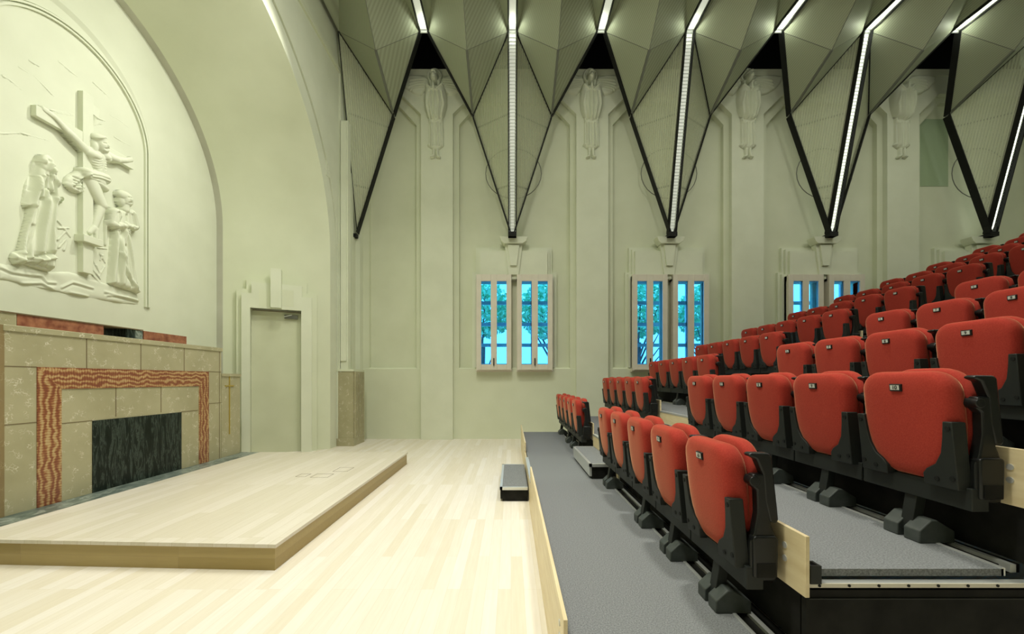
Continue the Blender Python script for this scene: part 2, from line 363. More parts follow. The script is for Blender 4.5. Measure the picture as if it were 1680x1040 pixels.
# flat wall outside the arch up to a rectangle
A = arch(3.725, YCI, ZCO); Y1, Y0, ZT = 8.87, XB, 9.3
Bp = []
for y, z in A:
    dy, dz = y-YCI, max(z-ZCO, 0)
    if z <= ZCO: Bp.append((Y1 if y > YCI else 1.0, z)); continue
    ts = [ (ZT-ZCO)/dz if dz > 1e-6 else 1e9, ((Y1-YCI)/dy if dy > 1e-6 else 1e9), ((1.0-YCI)/dy if dy < -1e-6 else 1e9)]
    t = min(ts); Bp.append((YCI+dy*t, ZCO+dz*t))
m = ring(MB(), A, -3.84, Bp, -3.84)
m.box(-4.0, -3.85, 8.3, 8.868, ZCO+1.6, ZT); m.box(-4.0,-3.845,8.86,8.869,0,ZT); m.box(-4.0, -3.84, XB, 1.01, 0, ZT)
m.box(-4.2, -3.835, XB, 10.5, ZT-.05, 10.95)
struct('wall_left', m, M['plaster_white'], 'cream wall around the chancel arch')
struct('trim_7', MB().box(-3.9, -3.80, XB, 8.88, 8.30, 8.40), M['plaster'], 'thin moulding along the left wall below the ceiling')
# corner pier
m = MB().box(-4.2, -3.80, 8.87, 10.1, 0, 9.3).box(-3.81, -3.634, 8.87, 9.02, 0, 7.25).box(-3.81, -3.73, 9.30, 9.40, 0, 9.1).box(-3.81, -3.69, 9.72, 9.985, 0, 9.1)
m.box(-3.79, -3.665, 8.84, 8.88, wz(592, 8.85), 7.2)
struct('wall_corner', m, M['plaster_white'], 'stepped plaster corner pier beside the arch')

# marble pedestal clad corner
p = thing('marble_pedestal', (-3.69, 9.15, 0), 'brown marble pedestal with fluted side at the foot of the corner pier', 'pedestal')
MB().box(-3.88, -3.51, 8.835, 9.45, .1, 1.66).build('shaft', M['limestone'], p)
MB().box(-3.90, -3.49, 8.82, 9.47, 0, .17).build('plinth', M['limestone'], p)
MB().box(-3.90, -3.49, 8.82, 9.47, 1.66, 1.71).build('cap', M['plaster'], p)
m = MB()
for k in range(6): m.box(-3.51, -3.47, 8.90+k*.092, 8.95+k*.092, .17, 1.66)
m.build('fluting', M['limestone'], p)

# ------------------------------------------------------------------ door in the splay
PA = Vector((-5.57, 7.69, 0)); PB = Vector((-3.86, 8.49, 0)); U = (PB-PA).normalized(); Nn = Vector((U.y, -U.x, 0))
def sp(px):          # distance along the splay of a picture column
    k = (px-VX)/F   # X = k*Y
    t = (k*PA.y-PA.x)/(U.x-k*U.y); return t
def sY(px): return (PA+U*sp(px)).y
def sz(px, py): return wz(py, sY(px))
def spx(u, n, z): return PA+U*u+Nn*n+Vector((0,0,z))
ds = thing('door_1', (-4.75, 8.0, 0), 'pale grey-green door leaf in a stepped surround beside the altar', None, None, 'structure')
l, r = sp(413), sp(495); zt_ = sz(415, 507)
MB(spx).box(l, r, .0, .03, 0, zt_).build('door_leaf', M['door_paint'], ds)
o = MB(spx).box(l+.02, r-.005, .03, .035, zt_-.03, zt_-.018); o.build('door_head_gap', M['joint'], ds)
cl = MB(spx).box(sp(467), sp(489), .03, .085, sz(480,524), sz(480,518)); c_ = cl.build('door_closer', M['rod'], ds, bevel=.006)
MB(spx).bar((sp(467), .1, sz(470,521)), (sp(480), .16, sz(470,518)), .02, .01).build('closer_arm', M['alu'], c_)
def surround(mb, g, n0, n1):
    """stepped outline, grown outwards by g"""
    a1, a2 = sp(399)-g, sp(415)-g; kb1, kb2 = sp(447), sp(464)
    b2, b1 = sp(496.5)+g*.9, sp(512)+g
    z1 = sz(400, 483)+g; z2 = sz(418, 466)+g
    mb.prism([(a1,0),(a1,z1),(a2,z1),(a2,z2),(b2,z2),(b2,z1),(b1,z1),(b1,0),(r,0),(r,zt_),(l,zt_),(l,0)], 'y', n0, n1)
tr = thing('door_surround', (-4.7, 8.0, 0), 'white stepped plaster surround framing the side door', 'door surround')
m = MB(lambda u,v,z: spx(u,v,z)); surround(m, .0, .02, .20); m.build('inner_frame', M['plaster_white'], tr)
m = MB(spx); surround(m, .095, .0, .11); m.build('outer_moulding', M['plaster'], tr)
MB(spx).box(sp(447), sp(464), .10, .33, zt_+.01, sz(455,447)).build('keystone', M['plaster_white'], tr)
for a, b in ((427, 446), (465, 483)):
    MB(spx).box(sp(a), sp(b), .199, .203, sz(a+5,505), sz(a+5,479)).build('sunk_panel', M['plaster'], tr)
# recessed panel on the splay beside the altar

# ------------------------------------------------------------------ stage platform and altar
ZP = .206
st = thing('stage_platform', (-3.0, 5.0, 0), 'low pale oak stage platform in front of the stone altar', 'platform')
top = [(-1.81, 3.06), (-1.81, 6.98), (-4.405, 6.98), (-4.405, 3.17)]
MB().prism([(x, y) for x, y in top], 'z', ZP-.028, ZP).build('platform_top', M['stage_top'], st)
ins = [(-1.825, 3.075), (-1.825, 6.965), (-4.40, 6.965), (-4.40, 3.185)]
MB().prism(ins, 'z', 0.0, ZP-.034).build('platform_riser', M['stage_side'], st)
for (x0, x1, y0, y1) in ((wx(548, 5.55), wx(572, 5.55), 5.50, 5.75), (wx(517, 5.3), wx(545, 5.3), 5.16, 5.36), (wx(500,5.25)-.1, wx(514,5.25)-.08, 5.2, 5.36)):
    h = MB(); t = .006
    h.box(x0, x1, y0, y0+t, ZP, ZP+.0012).box(x0, x1, y1-t, y1, ZP, ZP+.0012).box(x0, x0+t, y0, y1, ZP, ZP+.0012).box(x1-t, x1, y0, y1, ZP, ZP+.0012)
    h.build('floor_box_rim', M['joint'], st)
tag(MB().box(-5.5, -4.41, 2.0, 6.98, 0.0, ZP-.001).build('altar_step', M['strip_marble']), 'grey-green marble step carrying the stone altar', 'altar step')

al = thing('altar', (-5.1, 5.06, ZP), 'wide limestone altar with red onyx band and dark green marble panel', 'altar')
XA = -4.69; YA0, YA1 = 3.68, 6.44
def ay(px): return 4.69*F/(VX-px)
def az(px, py): return wz(py, ay(px))
ztop = 1.987
MB().box(-5.45, XA, YA0+.0, YA1, ZP, ztop-.06).build('altar_body', M['limestone'], al)
MB().box(-5.68, XA+.012, YA0-.01, YA1+.02, ztop-.06, ztop).build('top_slab', M['limestone'], al, bevel=.005)
MB().box(-5.45, XA+.006, YA0-.05, YA0, ZP, ztop-.005).build('edge_slab', M['limestone_dark'], al)
# joints between slabs
e = .0035
class _J:
    def box(s, *a): MB().box(*a).build('stone_joint', M['joint'], al); return s
j = _J()
zb = az(60, 602)
for px in (142, 231, 302): j.box(XA, XA+.003, ay(px)-e, ay(px)+e, zb, ztop-.06)
j.box(XA, XA+.003, YA0, ay(60), zb-e, zb+e); j.box(XA, XA+.003, ay(342), YA1, zb-e, zb+e)
j.box(XA, XA+.003, YA0, ay(60), 1.05, 1.057); j.box(XA, XA+.003, ay(342), YA1, 1.1, 1.107)
zi = az(100, 638)
for px in (190, 264): j.box(XA, XA+.003, ay(px)-e, ay(px)+e, az(150, 687), zi)
j.box(XA, XA+.003, ay(100), ay(151), az(150,690)-e, az(150,690)+e); j.box(XA, XA+.003, ay(297), ay(325), az(150,690)-e, az(150,690)+e)
j.box(XA, XA+.003, ay(360)-e, ay(360)+e, ZP, ztop-.06)
y0, y1, y2, y3 = ay(60), ay(100), ay(326), ay(342)
MB().prism([(y0,ZP),(y0,zb),(y1,zi),(y1,ZP)], 'x', XA, XA+.008).build('onyx_band', M['onyx'], al)
MB().prism([(y3,ZP),(y3,zb),(y2,zi),(y2,ZP)], 'x', XA, XA+.008).build('onyx_band', M['onyx'], al)
MB().prism([(y0,zb),(y3,zb),(y2,zi),(y1,zi)], 'x', XA, XA+.008).build('onyx_band', M['onyx_lintel'], al)
MB().box(XA, XA+.008, ay(151), ay(297), ZP, az(297, 676)).build('green_marble_panel', M['green_marble'], al)

for s, (a, b) in enumerate(((YA1+.02, 6.90), (3.22, YA0-.05))):
    w = thing('altar_wing', (-4.9, (a+b)/2, ZP), ['low limestone wing right of the altar bearing a slim gold cross', 'low limestone wing left of the altar, at the picture edge'][s], 'altar wing')
    MB().box(-5.66, -4.70, a, b, ZP, 1.53).build('wing_body', M['limestone'], w)
    MB().box(-5.67, -4.685, a-.01, b+.01, 1.53, 1.575).build('wing_cap', M['limestone'], w)
    cy = 4.7*F/(VX-376) if s == 0 else (a+b)/2
    cz = wz(633, cy)
    cr = MB().box(-4.70, -4.688, cy-.008, cy+.008, wz(712, cy), wz(617, cy)).box(-4.70, -4.687, cy-.10, cy+.10, cz-.009, cz+.009)
    cr.build('cross', M['gold'], w)
bsdf(M['green_marble']).inputs['Specular IOR Level'].default_value = .2
# retable behind: red slabs, tabernacle block, thin shelf line
def ry(px, X): return X*F/(VX-px)
XT = 4.85
zr0 = 1.985; zr1 = wz(545, ry(235, XT))+.0
YT = lambda px: ry(px, XT)
t1 = wz(511.4+.1335*30, YT(30))
for a, b, lab in ((28, 170, 'long red marble slab lying on the left of the altar top'), (236, 306, 'short red marble slab lying on the right of the altar top')):
    tag(MB().box(-5.3, -XT, YT(a), YT(b), zr0, t1).build('gradine_slab', M['redstone']), lab, 'marble slab', 'marble slabs on the altar top')
tag(MB().box(-5.3, -XT, YT(1)-.3, YT(28)-.004, zr0, t1).build('gradine_end_block', M['limestone']), 'limestone block at the left end of the altar top', 'stone block')
tb = thing('tabernacle_plinth', (-5.1, (YT(208)+YT(234))/2, zr0), 'small grey-green marble block in the middle of the altar top', 'stone block')
MB().box(-5.3, -XT, YT(208), YT(222), zr0, t1).build('dark_block', M['green_marble'], tb)
MB().box(-5.3, -XT, YT(222)+.002, YT(234), zr0, t1-.005).build('light_block', M['strip_marble'], tb)
tag(MB().box(-5.32, -XT+.01, YT(1)-.3, YT(234), t1, t1+.012).build('gradine_ledge', M['joint']), 'thin dark ledge running along above the red slabs', 'ledge')

# ------------------------------------------------------------------ carved reliefs (height fields with real depth)
class Relief:
    """u to the right, v up (metres); height h towards the room"""
    def __init__(s, u0, u1, v0, v1, res):
        s.nu = int((u1-u0)/res)+1; s.nv = int((v1-v0)/res)+1
        s.U, s.V = np.meshgrid(np.linspace(u0, u1, s.nu), np.linspace(v0, v1, s.nv)); s.H = np.zeros_like(s.U); s.mask = np.zeros_like(s.U, bool)
    def seg(s, p, q):
        px, py = p; qx, qy = q; dx, dy = qx-px, qy-py; L = dx*dx+dy*dy+1e-12
        t = np.clip(((s.U-px)*dx+(s.V-py)*dy)/L, 0, 1)
        return np.hypot(s.U-px-t*dx, s.V-py-t*dy), t
    def cap(s, p, q, r0, r1, h0=None, h1=None, base0=0, base1=0):
        """tapering limb"""
        h0 = r0 if h0 is None else h0; h1 = r1 if h1 is None else h1
        d, t = s.seg(p, q); r = r0+(r1-r0)*t; k = np.clip(1-(d/r)**2, 0, 1)
        h = np.sqrt(k)*(h0+(h1-h0)*t)+(base0+(base1-base0)*t)*(k > 0)
        s.H = np.maximum(s.H, h); s.mask |= k > 0; return s
    def ell(s, c, a, b, h, base=0, rot=0):
        x, y = s.U-c[0], s.V-c[1]; cr, sr = math.cos(rot), math.sin(rot)
        k = np.clip(1-((x*cr+y*sr)/a)**2-((-x*sr+y*cr)/b)**2, 0, 1)
        s.H = np.maximum(s.H, np.sqrt(k)*h+base*(k > 0)); s.mask |= k > 0; return s
    def poly(s, pts, h, w, add=None):
        """filled outline with rounded rim of width w"""
        ins = np.zeros_like(s.U, bool); d = np.full_like(s.U, 9.0); n = len(pts)
        for i in range(n):
            (x0, y0), (x1, y1) = pts[i], pts[(i+1)%n]
            c = ((y0 > s.V) != (y1 > s.V)); xx = (x1-x0)*(s.V-y0)/((y1-y0) if abs(y1-y0) > 1e-9 else 1e-9)+x0
            ins ^= c & (s.U < xx); d = np.minimum(d, s.seg((x0,y0),(x1,y1))[0])
        k = np.where(ins, 1-np.clip(1-d/w, 0, 1)**2, 0); s.H = np.maximum(s.H, np.sqrt(k)*h); s.mask |= ins; s.last = ins; s.d = d; return s
    def fold(s, pts, w, a):
        """soft ridge (a>0) or groove (a<0) along a polyline, only on what is already raised"""
        d = np.full_like(s.U, 9.0)
        for p, q in zip(pts[:-1], pts[1:]): d = np.minimum(d, s.seg(p, q)[0])
        s.H += 1.35*a*np.exp(-(d/w)**2)*(s.mask); return s
    def fan(s, A, B, n, w, a):
        """a family of drapery folds running between two guide lines"""
        for i in range(n):
            t = i/(n-1); s.fold([(p[0]+(q[0]-p[0])*t, p[1]+(q[1]-p[1])*t) for p, q in zip(A, B)], w, a if i % 2 else -a)
        return s
    def noise(s, a, f, seed=0):
        r = np.random.RandomState(seed)
        for _ in range(14):
            kx, ky, ph = r.uniform(-f, f), r.uniform(-f, f), r.uniform(0, 6.28)
            s.H += a/4*np.sin(kx*s.U+ky*s.V+ph)*s.mask
        return s
    def build(s, name, mat, parent, to_world):
        idx = -np.ones(s.U.shape, int); m = s.mask.copy()
        g = m.copy(); g[1:] |= m[:-1]; g[:-1] |= m[1:]; g[:, 1:] |= m[:, :-1]; g[:, :-1] |= m[:, 1:]
        idx[g] = np.arange(g.sum()); H = np.where(m, np.maximum(s.H, .002), -.006)
        vs = [to_world(u, v, h) for u, v, h in zip(s.U[g], s.V[g], H[g])]
        a, b, c, d = idx[:-1, :-1], idx[:-1, 1:], idx[1:, 1:], idx[1:, :-1]; ok = (a >= 0)&(b >= 0)&(c >= 0)&(d >= 0)
        fs = np.stack([a[ok], b[ok], c[ok], d[ok]], 1).tolist()
        mb = MB(); mb.v = vs; mb.f = [tuple(f) for f in fs]
        o = mb.build(name, mat, parent)
        for p in o.data.polygons: p.use_smooth = True
        return o

def rw(px, py, X=5.645):      # picture point -> (Y, z) on the altar wall
    y = X*F/(VX-px); return (y, wz(py, y))
onwall = lambda u, v, h: (XWL+h*.78, u, v)
def R4(z): return (lambda x, y: rw(x*.2115, 100+y*.2115)) if z == 2 else (lambda x, y: rw(x*.2115, 300+y*.2115))
A2, A3 = R4(2), R4(3)
rel = thing('carved_relief', (XWL, 5.5, 2.4), 'large arched plaster relief of a crucifixion with two mourners on the altar wall', 'relief')
PW = M['plaster_white']
# moulded arch frame
yr = rw(238, 400, 5.68)[0]; yc = 5.16; Rr = yr-yc; ytop = 5.97; zcr = ytop-Rr
m = MB()
for r0, r1, h in ((Rr-.012, Rr+.012, .03), (Rr+.028, Rr+.05, .04), (Rr+.062, Rr+.078, .025)):
    a = arch(r0, yc, zcr, 44, rw(238, 503)[1]); b = arch(r1, yc, zcr, 44, rw(238, 503)[1])
    ring(m, a, XWL, a, XWL+h); ring(m, a, XWL+h, b, XWL+h); ring(m, b, XWL+h, b, XWL)
m.build('arched_moulding', PW, rel)
m = MB()
a = arch(Rr+.17, yc-.16, zcr+.02, 44, rw(238, 503)[1]); b = arch(Rr+.23, yc-.16, zcr+.02, 44, rw(238, 503)[1]); ring(m, a, XWL, b, XWL+.03); b2 = arch(Rr+.245, yc-.16, zcr+.02, 44, rw(238, 503)[1]); ring(m, b, XWL+.03, b2, XWL)
m.v = [v for v in m.v]; m.build('outer_moulding', PW, rel, smooth=True)

# sunk cloud lines and ground
g = Relief(4.1, 6.55, 2.2, 5.6, .011)
for pts in ([(50,115),(110,150),(200,225)], [(180,50),(300,120),(440,270)], [(480,0),(560,70),(650,140)], [(750,170),(880,290)], [(880,420),(960,465),(1020,515)],
            [(300,350),(420,380),(560,400),(600,415)], [(470,400),(540,415),(600,425)], [(740,570),(830,610)], [(770,440),(840,465)], [(750,495),(820,485)], [(910,590),(980,630),(1040,660)], [(260,0),(330,40)], [(20,560),(200,560),(400,615)]):
    q = [A2(*p) for p in pts]
    for p0, p1 in zip(q[:-1], q[1:]): g.cap(p0, p1, .013, .008, .006, .004)
gp = [A3(15,745),A3(15,620),A3(60,630),A3(180,650),A3(380,690),A3(560,690),A3(700,740),A3(840,780),A3(990,830),A3(1095,870),A3(1100,940),A3(1000,940),A3(850,915),A3(560,865),A3(380,825),A3(190,785),A3(100,760)]
g.poly(gp, .022, .05)
for pts in ([(20,650),(110,690),(200,705),(340,720),(380,770),(450,775)], [(190,780),(340,775),(420,820)], [(500,810),(580,770),(740,815)], [(850,870),(960,880),(1080,910)], [(830,845),(1090,915)], [(560,850),(700,880)]):
    g.fold([A3(*p) for p in pts], .014, .012); g.fold([(A3(*p)[0], A3(*p)[1]-.03) for p in pts], .012, -.009)
g.noise(.010, 30, 3)
for pts in ([(700,630),(770,700),(800,745)], [(710,560),(770,640),(800,700)], [(720,690),(800,775)], [(800,550),(840,620)], [(750,490),(720,560)], [(780,500),(850,510)], [(820,560),(800,600)], [(830,650),(790,730)],
            [(470,290),(520,350),(570,420)], [(470,440),(540,370)], [(480,500),(540,430)], [(520,520),(545,450)], [(480,350),(560,350)]):
    q = [A3(*p) for p in pts]
    for p0, p1 in zip(q[:-1], q[1:]): g.cap(p0, p1, .016, .01, .022, .016)
g.build('carved_ground', PW, rel, onwall)

# cross
yb = 5.222; m = MB()
m.box(XWL, XWL+.075, yb, yb+.13, rw(124,444)[1], 5.27).build('cross_upright', PW, rel, bevel=.004)
MB().box(XWL, XWL+.07, 4.71, 5.93, 4.60, 4.73).build('cross_beam', PW, rel, bevel=.004)
m = MB(); q0, q1, q2 = A2(645,350), A2(745,450), A2(770,395)
m.slab([(XWL+.03, q0[0], q0[1]), (XWL+.08, q1[0], q1[1]), (XWL+.08, q1[0]+.02, q1[1]+.13), (XWL+.03, q0[0]+.04, q0[1]+.13)], .012)
m.build('scroll', PW, rel, bevel=.004)
q = A3(683, 435); m = MB().box(XWL, XWL+.13, q[0]-.13, q[0]+.12, q[1]-.07, q[1]+.02); m.build('foot_rest', PW, rel, bevel=.004)

# hanging figure
s = Relief(4.5, 6.4, 3.1, 5.1, .0075); c = lambda *a: A2(*a)
sh, el, wr, ha = c(650,690), c(520,560), c(400,430), c(335,380)
s.cap(sh, el, .062, .047, .075, .06, .07, .09).cap(el, wr, .048, .03, .05, .035, .09, .09).cap(wr, ha, .034, .036, .03, .028, .09, .08)
for dx, dy, L in ((-30,-22,.02), (-38,-8,.018), (-20,-28,.018), (-8,-30,.014)): s.cap(ha, c(335+dx, 380+dy), .013, .009, .018, .012, .07, .06)
sh2, el2, wr2, ha2 = c(820,730), c(890,765), c(955,770), c(1005,765)
s.cap(sh2, el2, .060, .047, .07, .06, .07, .09).cap(el2, wr2, .046, .03, .05, .035, .09, .09).cap(wr2, ha2, .034, .034, .03, .028, .09, .08)
for dx, dy in ((22,12), (26,2), (20,-10), (12,-18)): s.cap(ha2, c(1005+dx, 765+dy), .013, .009, .018, .012, .07, .06)
s.cap(c(735,760), c(760,860), .135, .10, .13, .10, .06, .06)          # chest to waist
s.ell(c(700,735), .10, .075, .14, .06).ell(c(790,745), .09, .075, .14, .06)
s.cap(c(650,690), c(820,730), .06, .055, .08, .08, .06, .06)
s.cap(c(760,870), c(745,930), .095, .11, .10, .11, .06, .06)
s.cap(c(750,700), c(755,640), .045, .045, .10, .12, .06, .08)
hd = c(755,655); s.ell(hd, .088, .125, .15, .09, .15).ell(c(740,610), .098, .075, .15, .08)   # head, hair crown
s.ell(c(708,665), .045, .11, .10, .07)
kn, an, ft = A3(768,175), A3(715,350), A3(700,430)
s.cap(A3(690,-10), kn, .10, .066, .12, .11, .05, .08).cap(kn, an, .064, .038, .09, .06, .08, .07)
s.cap(A3(740,20), A3(790,185), .075, .05, .08, .06, .04, .05).cap(A3(790,190), A3(740,350), .05, .032, .06, .04, .05, .05)
s.cap(A3(710,350), A3(675,385), .045, .035, .06, .05, .08, .08).cap(A3(725,360), A3(725,430), .036, .028, .06, .05, .08, .09)
# carving: ribs, belly, face
for k in range(5):
    s.fold([c(690,755+k*18), c(720,768+k*18), c(745,760+k*18)], .008, -.010); s.fold([c(770,768+k*18), c(800,772+k*18), c(815,762+k*18)], .008, -.010)
s.fold([c(748,745), c(755,800), c(758,880)], .010, -.010); s.fold([c(690,800), c(720,850)], .012, -.008)
s.fold([c(680,600), c(740,590), c(790,610)], .012, .022)
s.fold([c(735,638), c(755,640)], .010, -.020); s.fold([c(765,642), c(785,645)], .010, -.020); s.fold([c(760,640), c(762,665)], .009, .020)
s.fold([c(748,680), c(775,682)], .007, -.014); s.fold([c(745,692), c(762,703), c(780,690)], .010, .014)
s.build('crucified_figure', PW, rel, onwall)
s = Relief(4.9, 5.9, 3.5, 4.3, .0075)
s.cap(c(650,880), c(790,910), .075, .08, .12, .12, .09, .07).ell(c(640,860), .07, .055, .15, .06).cap(c(620,880), c(570,950), .05, .085, .09, .08, .03, .02).ell(c(590,975), .125, .075, .09, .02, .15)
s.cap(c(560,910), c(620,895), .04, .06, .08, .1).cap(A3(690,30), A3(685,150), .07, .045, .09, .05).cap(c(680,900), c(800,990), .08, .05, .14, .10, .05, .05)
for k in range(5): s.fold([c(640,880+k*10), c(560+k*18,960+k*16)], .010, .020*(-1)**k)
for k in range(4): s.fold([c(560,900+k*26), c(600,925+k*24), c(640,915+k*26)], .011, -.022)
s.fold([A3(660,60), A3(700,110)], .012, -.02); s.fold([A3(690,40), A3(720,130)], .012, .02)
for k in range(3): s.fold([c(660,885+k*20), c(730,895+k*22), c(800,920+k*20)], .009, -.014)
s.build('loincloth', PW, rel, onwall)

# veiled mourner (left)
s = Relief(4.3, 5.35, 2.6, 4.45, .007)
out = [A2(268,800),A2(285,755),A2(330,742),A2(375,750),A2(405,775),A2(405,830),A2(425,880),A2(440,960),A3(440,40),A3(455,110),A3(440,170),A3(435,400),A3(440,520),A3(400,690),A3(340,680),A3(270,655),A3(190,630),A3(120,635),A3(92,580),A3(110,545),A3(150,520),A3(180,400),A3(215,260),A3(225,190),A3(200,195),A3(188,150),A3(205,60),A2(215,960),A2(250,880)]
s.poly(out, .13, .08)
s.ell(A2(340,800), .072, .11, .06, .11).ell(A2(384,835), .032, .055, .05, .10)
fl = [([A2(300,800),A2(240,960),A3(200,150)], .020, -.03), ([A2(340,800),A2(300,900),A3(250,60),A3(215,170)], .018, .03), ([A2(385,790),A2(350,900),A3(330,40),A3(380,80)], .018, -.032), ([A2(395,800),A2(380,900),A3(420,30)], .016, .026),
      ([A3(290,130),A3(260,330),A3(200,560)], .020, -.045), ([A3(250,180),A3(210,380),A3(150,540)], .020, .035), ([A3(330,120),A3(310,330),A3(270,530)], .022, .040), ([A3(375,90),A3(350,300),A3(330,530)], .020, -.045), ([A3(430,120),A3(400,350),A3(400,470)], .018, -.040), ([A3(405,120),A3(385,330),A3(370,520)], .016, .03), ([A3(230,330),A3(180,500),A3(190,590)], .016, -.03),
      ([A3(200,600),A3(290,560),A3(380,550)], .018, -.035), ([A3(230,580),A3(300,600),A3(385,580)], .016, .035), ([A3(200,620),A3(280,635),A3(360,660)], .018, -.035), ([A3(400,480),A3(400,560),A3(380,660)], .016, .03), ([A3(110,560),A3(140,600),A3(180,610)], .02, .03), ([A3(290,125),A3(330,115)], .016, -.03), ([A2(400,830),A2(425,890)], .02, -.06)]
for p, w, a in fl: s.fold(p, w, a)
s.fan([A2(262,900),A3(215,180),A3(150,420),A3(120,600)], [A2(415,880),A3(435,160),A3(415,400),A3(395,650)], 11, .011, .022)
s.fan([A2(290,770),A2(250,900),A2(225,1000)], [A2(395,770),A2(385,880),A2(425,1000)], 6, .010, .018)
s.build('veiled_mourner', PW, rel, onwall)
s = Relief(5.0, 5.4, 3.5, 4.1, .0075)
s.cap(A3(430,110), A3(465,120), .06, .04, .12, .08, .04, .03).cap(A3(460,120), A3(485,130), .035, .02, .06, .04, .03, .03).cap(A3(460,140), A3(480,150), .03, .016, .05, .03, .03, .03)
s.build('clasped_hands', PW, rel, onwall)

# robed mourner (right)
s = Relief(5.42, 6.6, 2.35, 4.45, .007)
out = [A3(870,215),A3(920,205),A3(975,195),A3(1010,215),A3(1035,270),A3(1058,350),A3(1020,375),A3(1010,365),A3(1000,420),A3(1030,600),A3(1060,760),A3(1085,860),A3(985,830),A3(940,810),A3(850,780),A3(862,560),A3(880,350),A3(845,300),A3(840,270),A3(870,245)]
s.poly(out, .12, .06)
s.cap(A3(835,300), A3(838,480), .02, .016, .05, .03)
s.ell(A3(965,130), .085, .115, .12, .07).ell(A3(950,105), .10, .08, .12, .06).ell(A3(935,140), .05, .09, .09, .05)
s.cap(A3(960,170), A3(960,210), .05, .06, .10, .11, .05, .04)
s.cap(A3(880,230), A3(865,320), .07, .06, .12, .11, .06, .06).cap(A3(870,325), A3(950,335), .055, .04, .12, .12, .06, .06)
s.cap(A3(1010,240), A3(1040,340), .07, .055, .10, .09, .05, .05).cap(A3(1035,345), A3(965,335), .045, .035, .10, .11, .05, .05)
s.ell(A3(955,325), .045, .055, .12, .08)
for p, w, a in (([A3(885,230),A3(880,320)], .014, -.03), ([A3(905,260),A3(915,345)], .014, .02), ([A3(960,250),A3(955,320)], .014, -.03), ([A3(1000,250),A3(1020,350)], .014, -.025),
      ([A3(925,370),A3(900,520),A3(890,780)], .018, -.04), ([A3(890,380),A3(875,560),A3(865,770)], .014, .025), ([A3(945,360),A3(925,500),A3(920,700),A3(925,800)], .018, .035), ([A3(950,490),A3(935,560),A3(940,640),A3(1000,800)], .018, -.045),
      ([A3(910,540),A3(960,680),A3(1040,830)], .016, .032), ([A3(970,380),A3(1020,500),A3(1055,760)], .014, -.03), ([A3(965,380),A3(1050,440)], .012, .02), ([A3(960,370),A3(1000,600),A3(1040,770)], .014, .022),
      ([A3(950,112),A3(975,118)], .010, -.018), ([A3(962,115),A3(964,138)], .009, .018), ([A3(955,152),A3(975,153)], .007, -.012)): s.fold(p, w, a)
s.fan([A3(872,380),A3(862,560),A3(858,770)], [A3(1000,380),A3(1030,600),A3(1075,845)], 10, .010, .020)
s.fan([A3(870,230),A3(855,300)], [A3(940,230),A3(935,310)], 4, .010, .014)
s.fan([A3(975,230),A3(985,330)], [A3(1020,240),A3(1050,340)], 4, .010, .014)
s.build('robed_mourner', PW, rel, onwall)

# ------------------------------------------------------------------ angels on the pilasters
YP = YF-.07
s = Relief(-1.0, 1.0, -.2, 2.6, .0105)
def aw(zx, zy): return ((zx-363)*.202*YP/F, wz(80+zy*.202, YP)-wz(265, YP))
def mir(pts): return [(-x, y) for x, y in pts]
angel = thing('angel_relief', (wx(713.5, YP), YP, wz(265, YP)), 'x', 'angel relief', 'angels carved at the heads of the pilasters')
wing = [aw(318,290),aw(308,255),aw(290,235),aw(230,222),aw(150,222),aw(80,235),aw(90,280),aw(130,330),aw(200,372),aw(250,385),aw(290,340)]
for W in (wing, mir(wing)): s.poly(W, .07, .06)
for k in range(9):
    for sg in (1, -1):
        p = [aw(300-k*4, 262+k*9), aw(240-k*6, 262+k*11), aw(170-k*2, 270+k*13)]; p = p if sg == 1 else mir(p)
        s.fold(p, .009, -.022 if k % 2 else .014)
def SC(o):  # parent-local placement
    return o
s.build('wings', PW, angel, lambda u, v, h: (angel.location.x+u, YP-h, angel.location.z+v))
s = Relief(-.5, .5, 1.9, 2.7, .0085)
d = np.hypot(s.U, s.V-aw(363,232)[1]); k = np.clip(1-((d-.155)/.035)**2, 0, 1); s.H = np.sqrt(k)*.08; s.mask = k > 0
s.H = np.maximum(s.H, np.where(d < .15, .03, 0)); s.mask |= d < .15
s.build('halo', PW, angel, lambda u, v, h: (angel.location.x+u, YP-h, angel.location.z+v))
s = Relief(-.7, .7, -.1, 2.5, .0095)
robe = [aw(325,318),aw(400,318),aw(440,326),aw(455,345),aw(465,400),aw(462,480),aw(440,560),aw(410,600),aw(375,615),aw(340,600),aw(305,560),aw(285,500),aw(277,420),aw(285,345),aw(298,325)]
skirt = [aw(316,560),aw(430,560),aw(436,700),aw(436,795),aw(400,822),aw(370,830),aw(330,812),aw(300,790),aw(315,770)]
s.poly(skirt, .10, .09); s.poly(robe, .20, .14)
s.ell(aw(363,265), .088, .12, .22, .06).ell(aw(363,235), .095, .07, .20, .05).cap(aw(328,285), aw(335,312), .045, .04, .12, .1).cap(aw(400,285), aw(395,312), .045, .04, .12, .1)
s.cap(aw(310,335), aw(345,375), .06, .045, .22, .23).cap(aw(425,335), aw(385,375), .06, .045, .22, .23).cap(aw(355,375), aw(363,322), .035, .022, .26, .26).cap(aw(372,375), aw(364,322), .035, .022, .26, .26)
s.cap(aw(357,825), aw(355,880), .04, .035, .08, .09).cap(aw(385,825), aw(387,880), .04, .035, .08, .09).cap(aw(352,882), aw(338,888), .035, .03, .10, .10).cap(aw(388,882), aw(402,888), .035, .03, .10, .10)
for x, a in ((300,.02),(320,-.03),(340,.025),(355,-.03),(372,.03),(392,-.03),(410,.025),(430,-.025),(447,.02)):
    s.fold([aw(363+(x-363)*.8,390), aw(x,480), aw(363+(x-363)*.7,590)], .011, a)
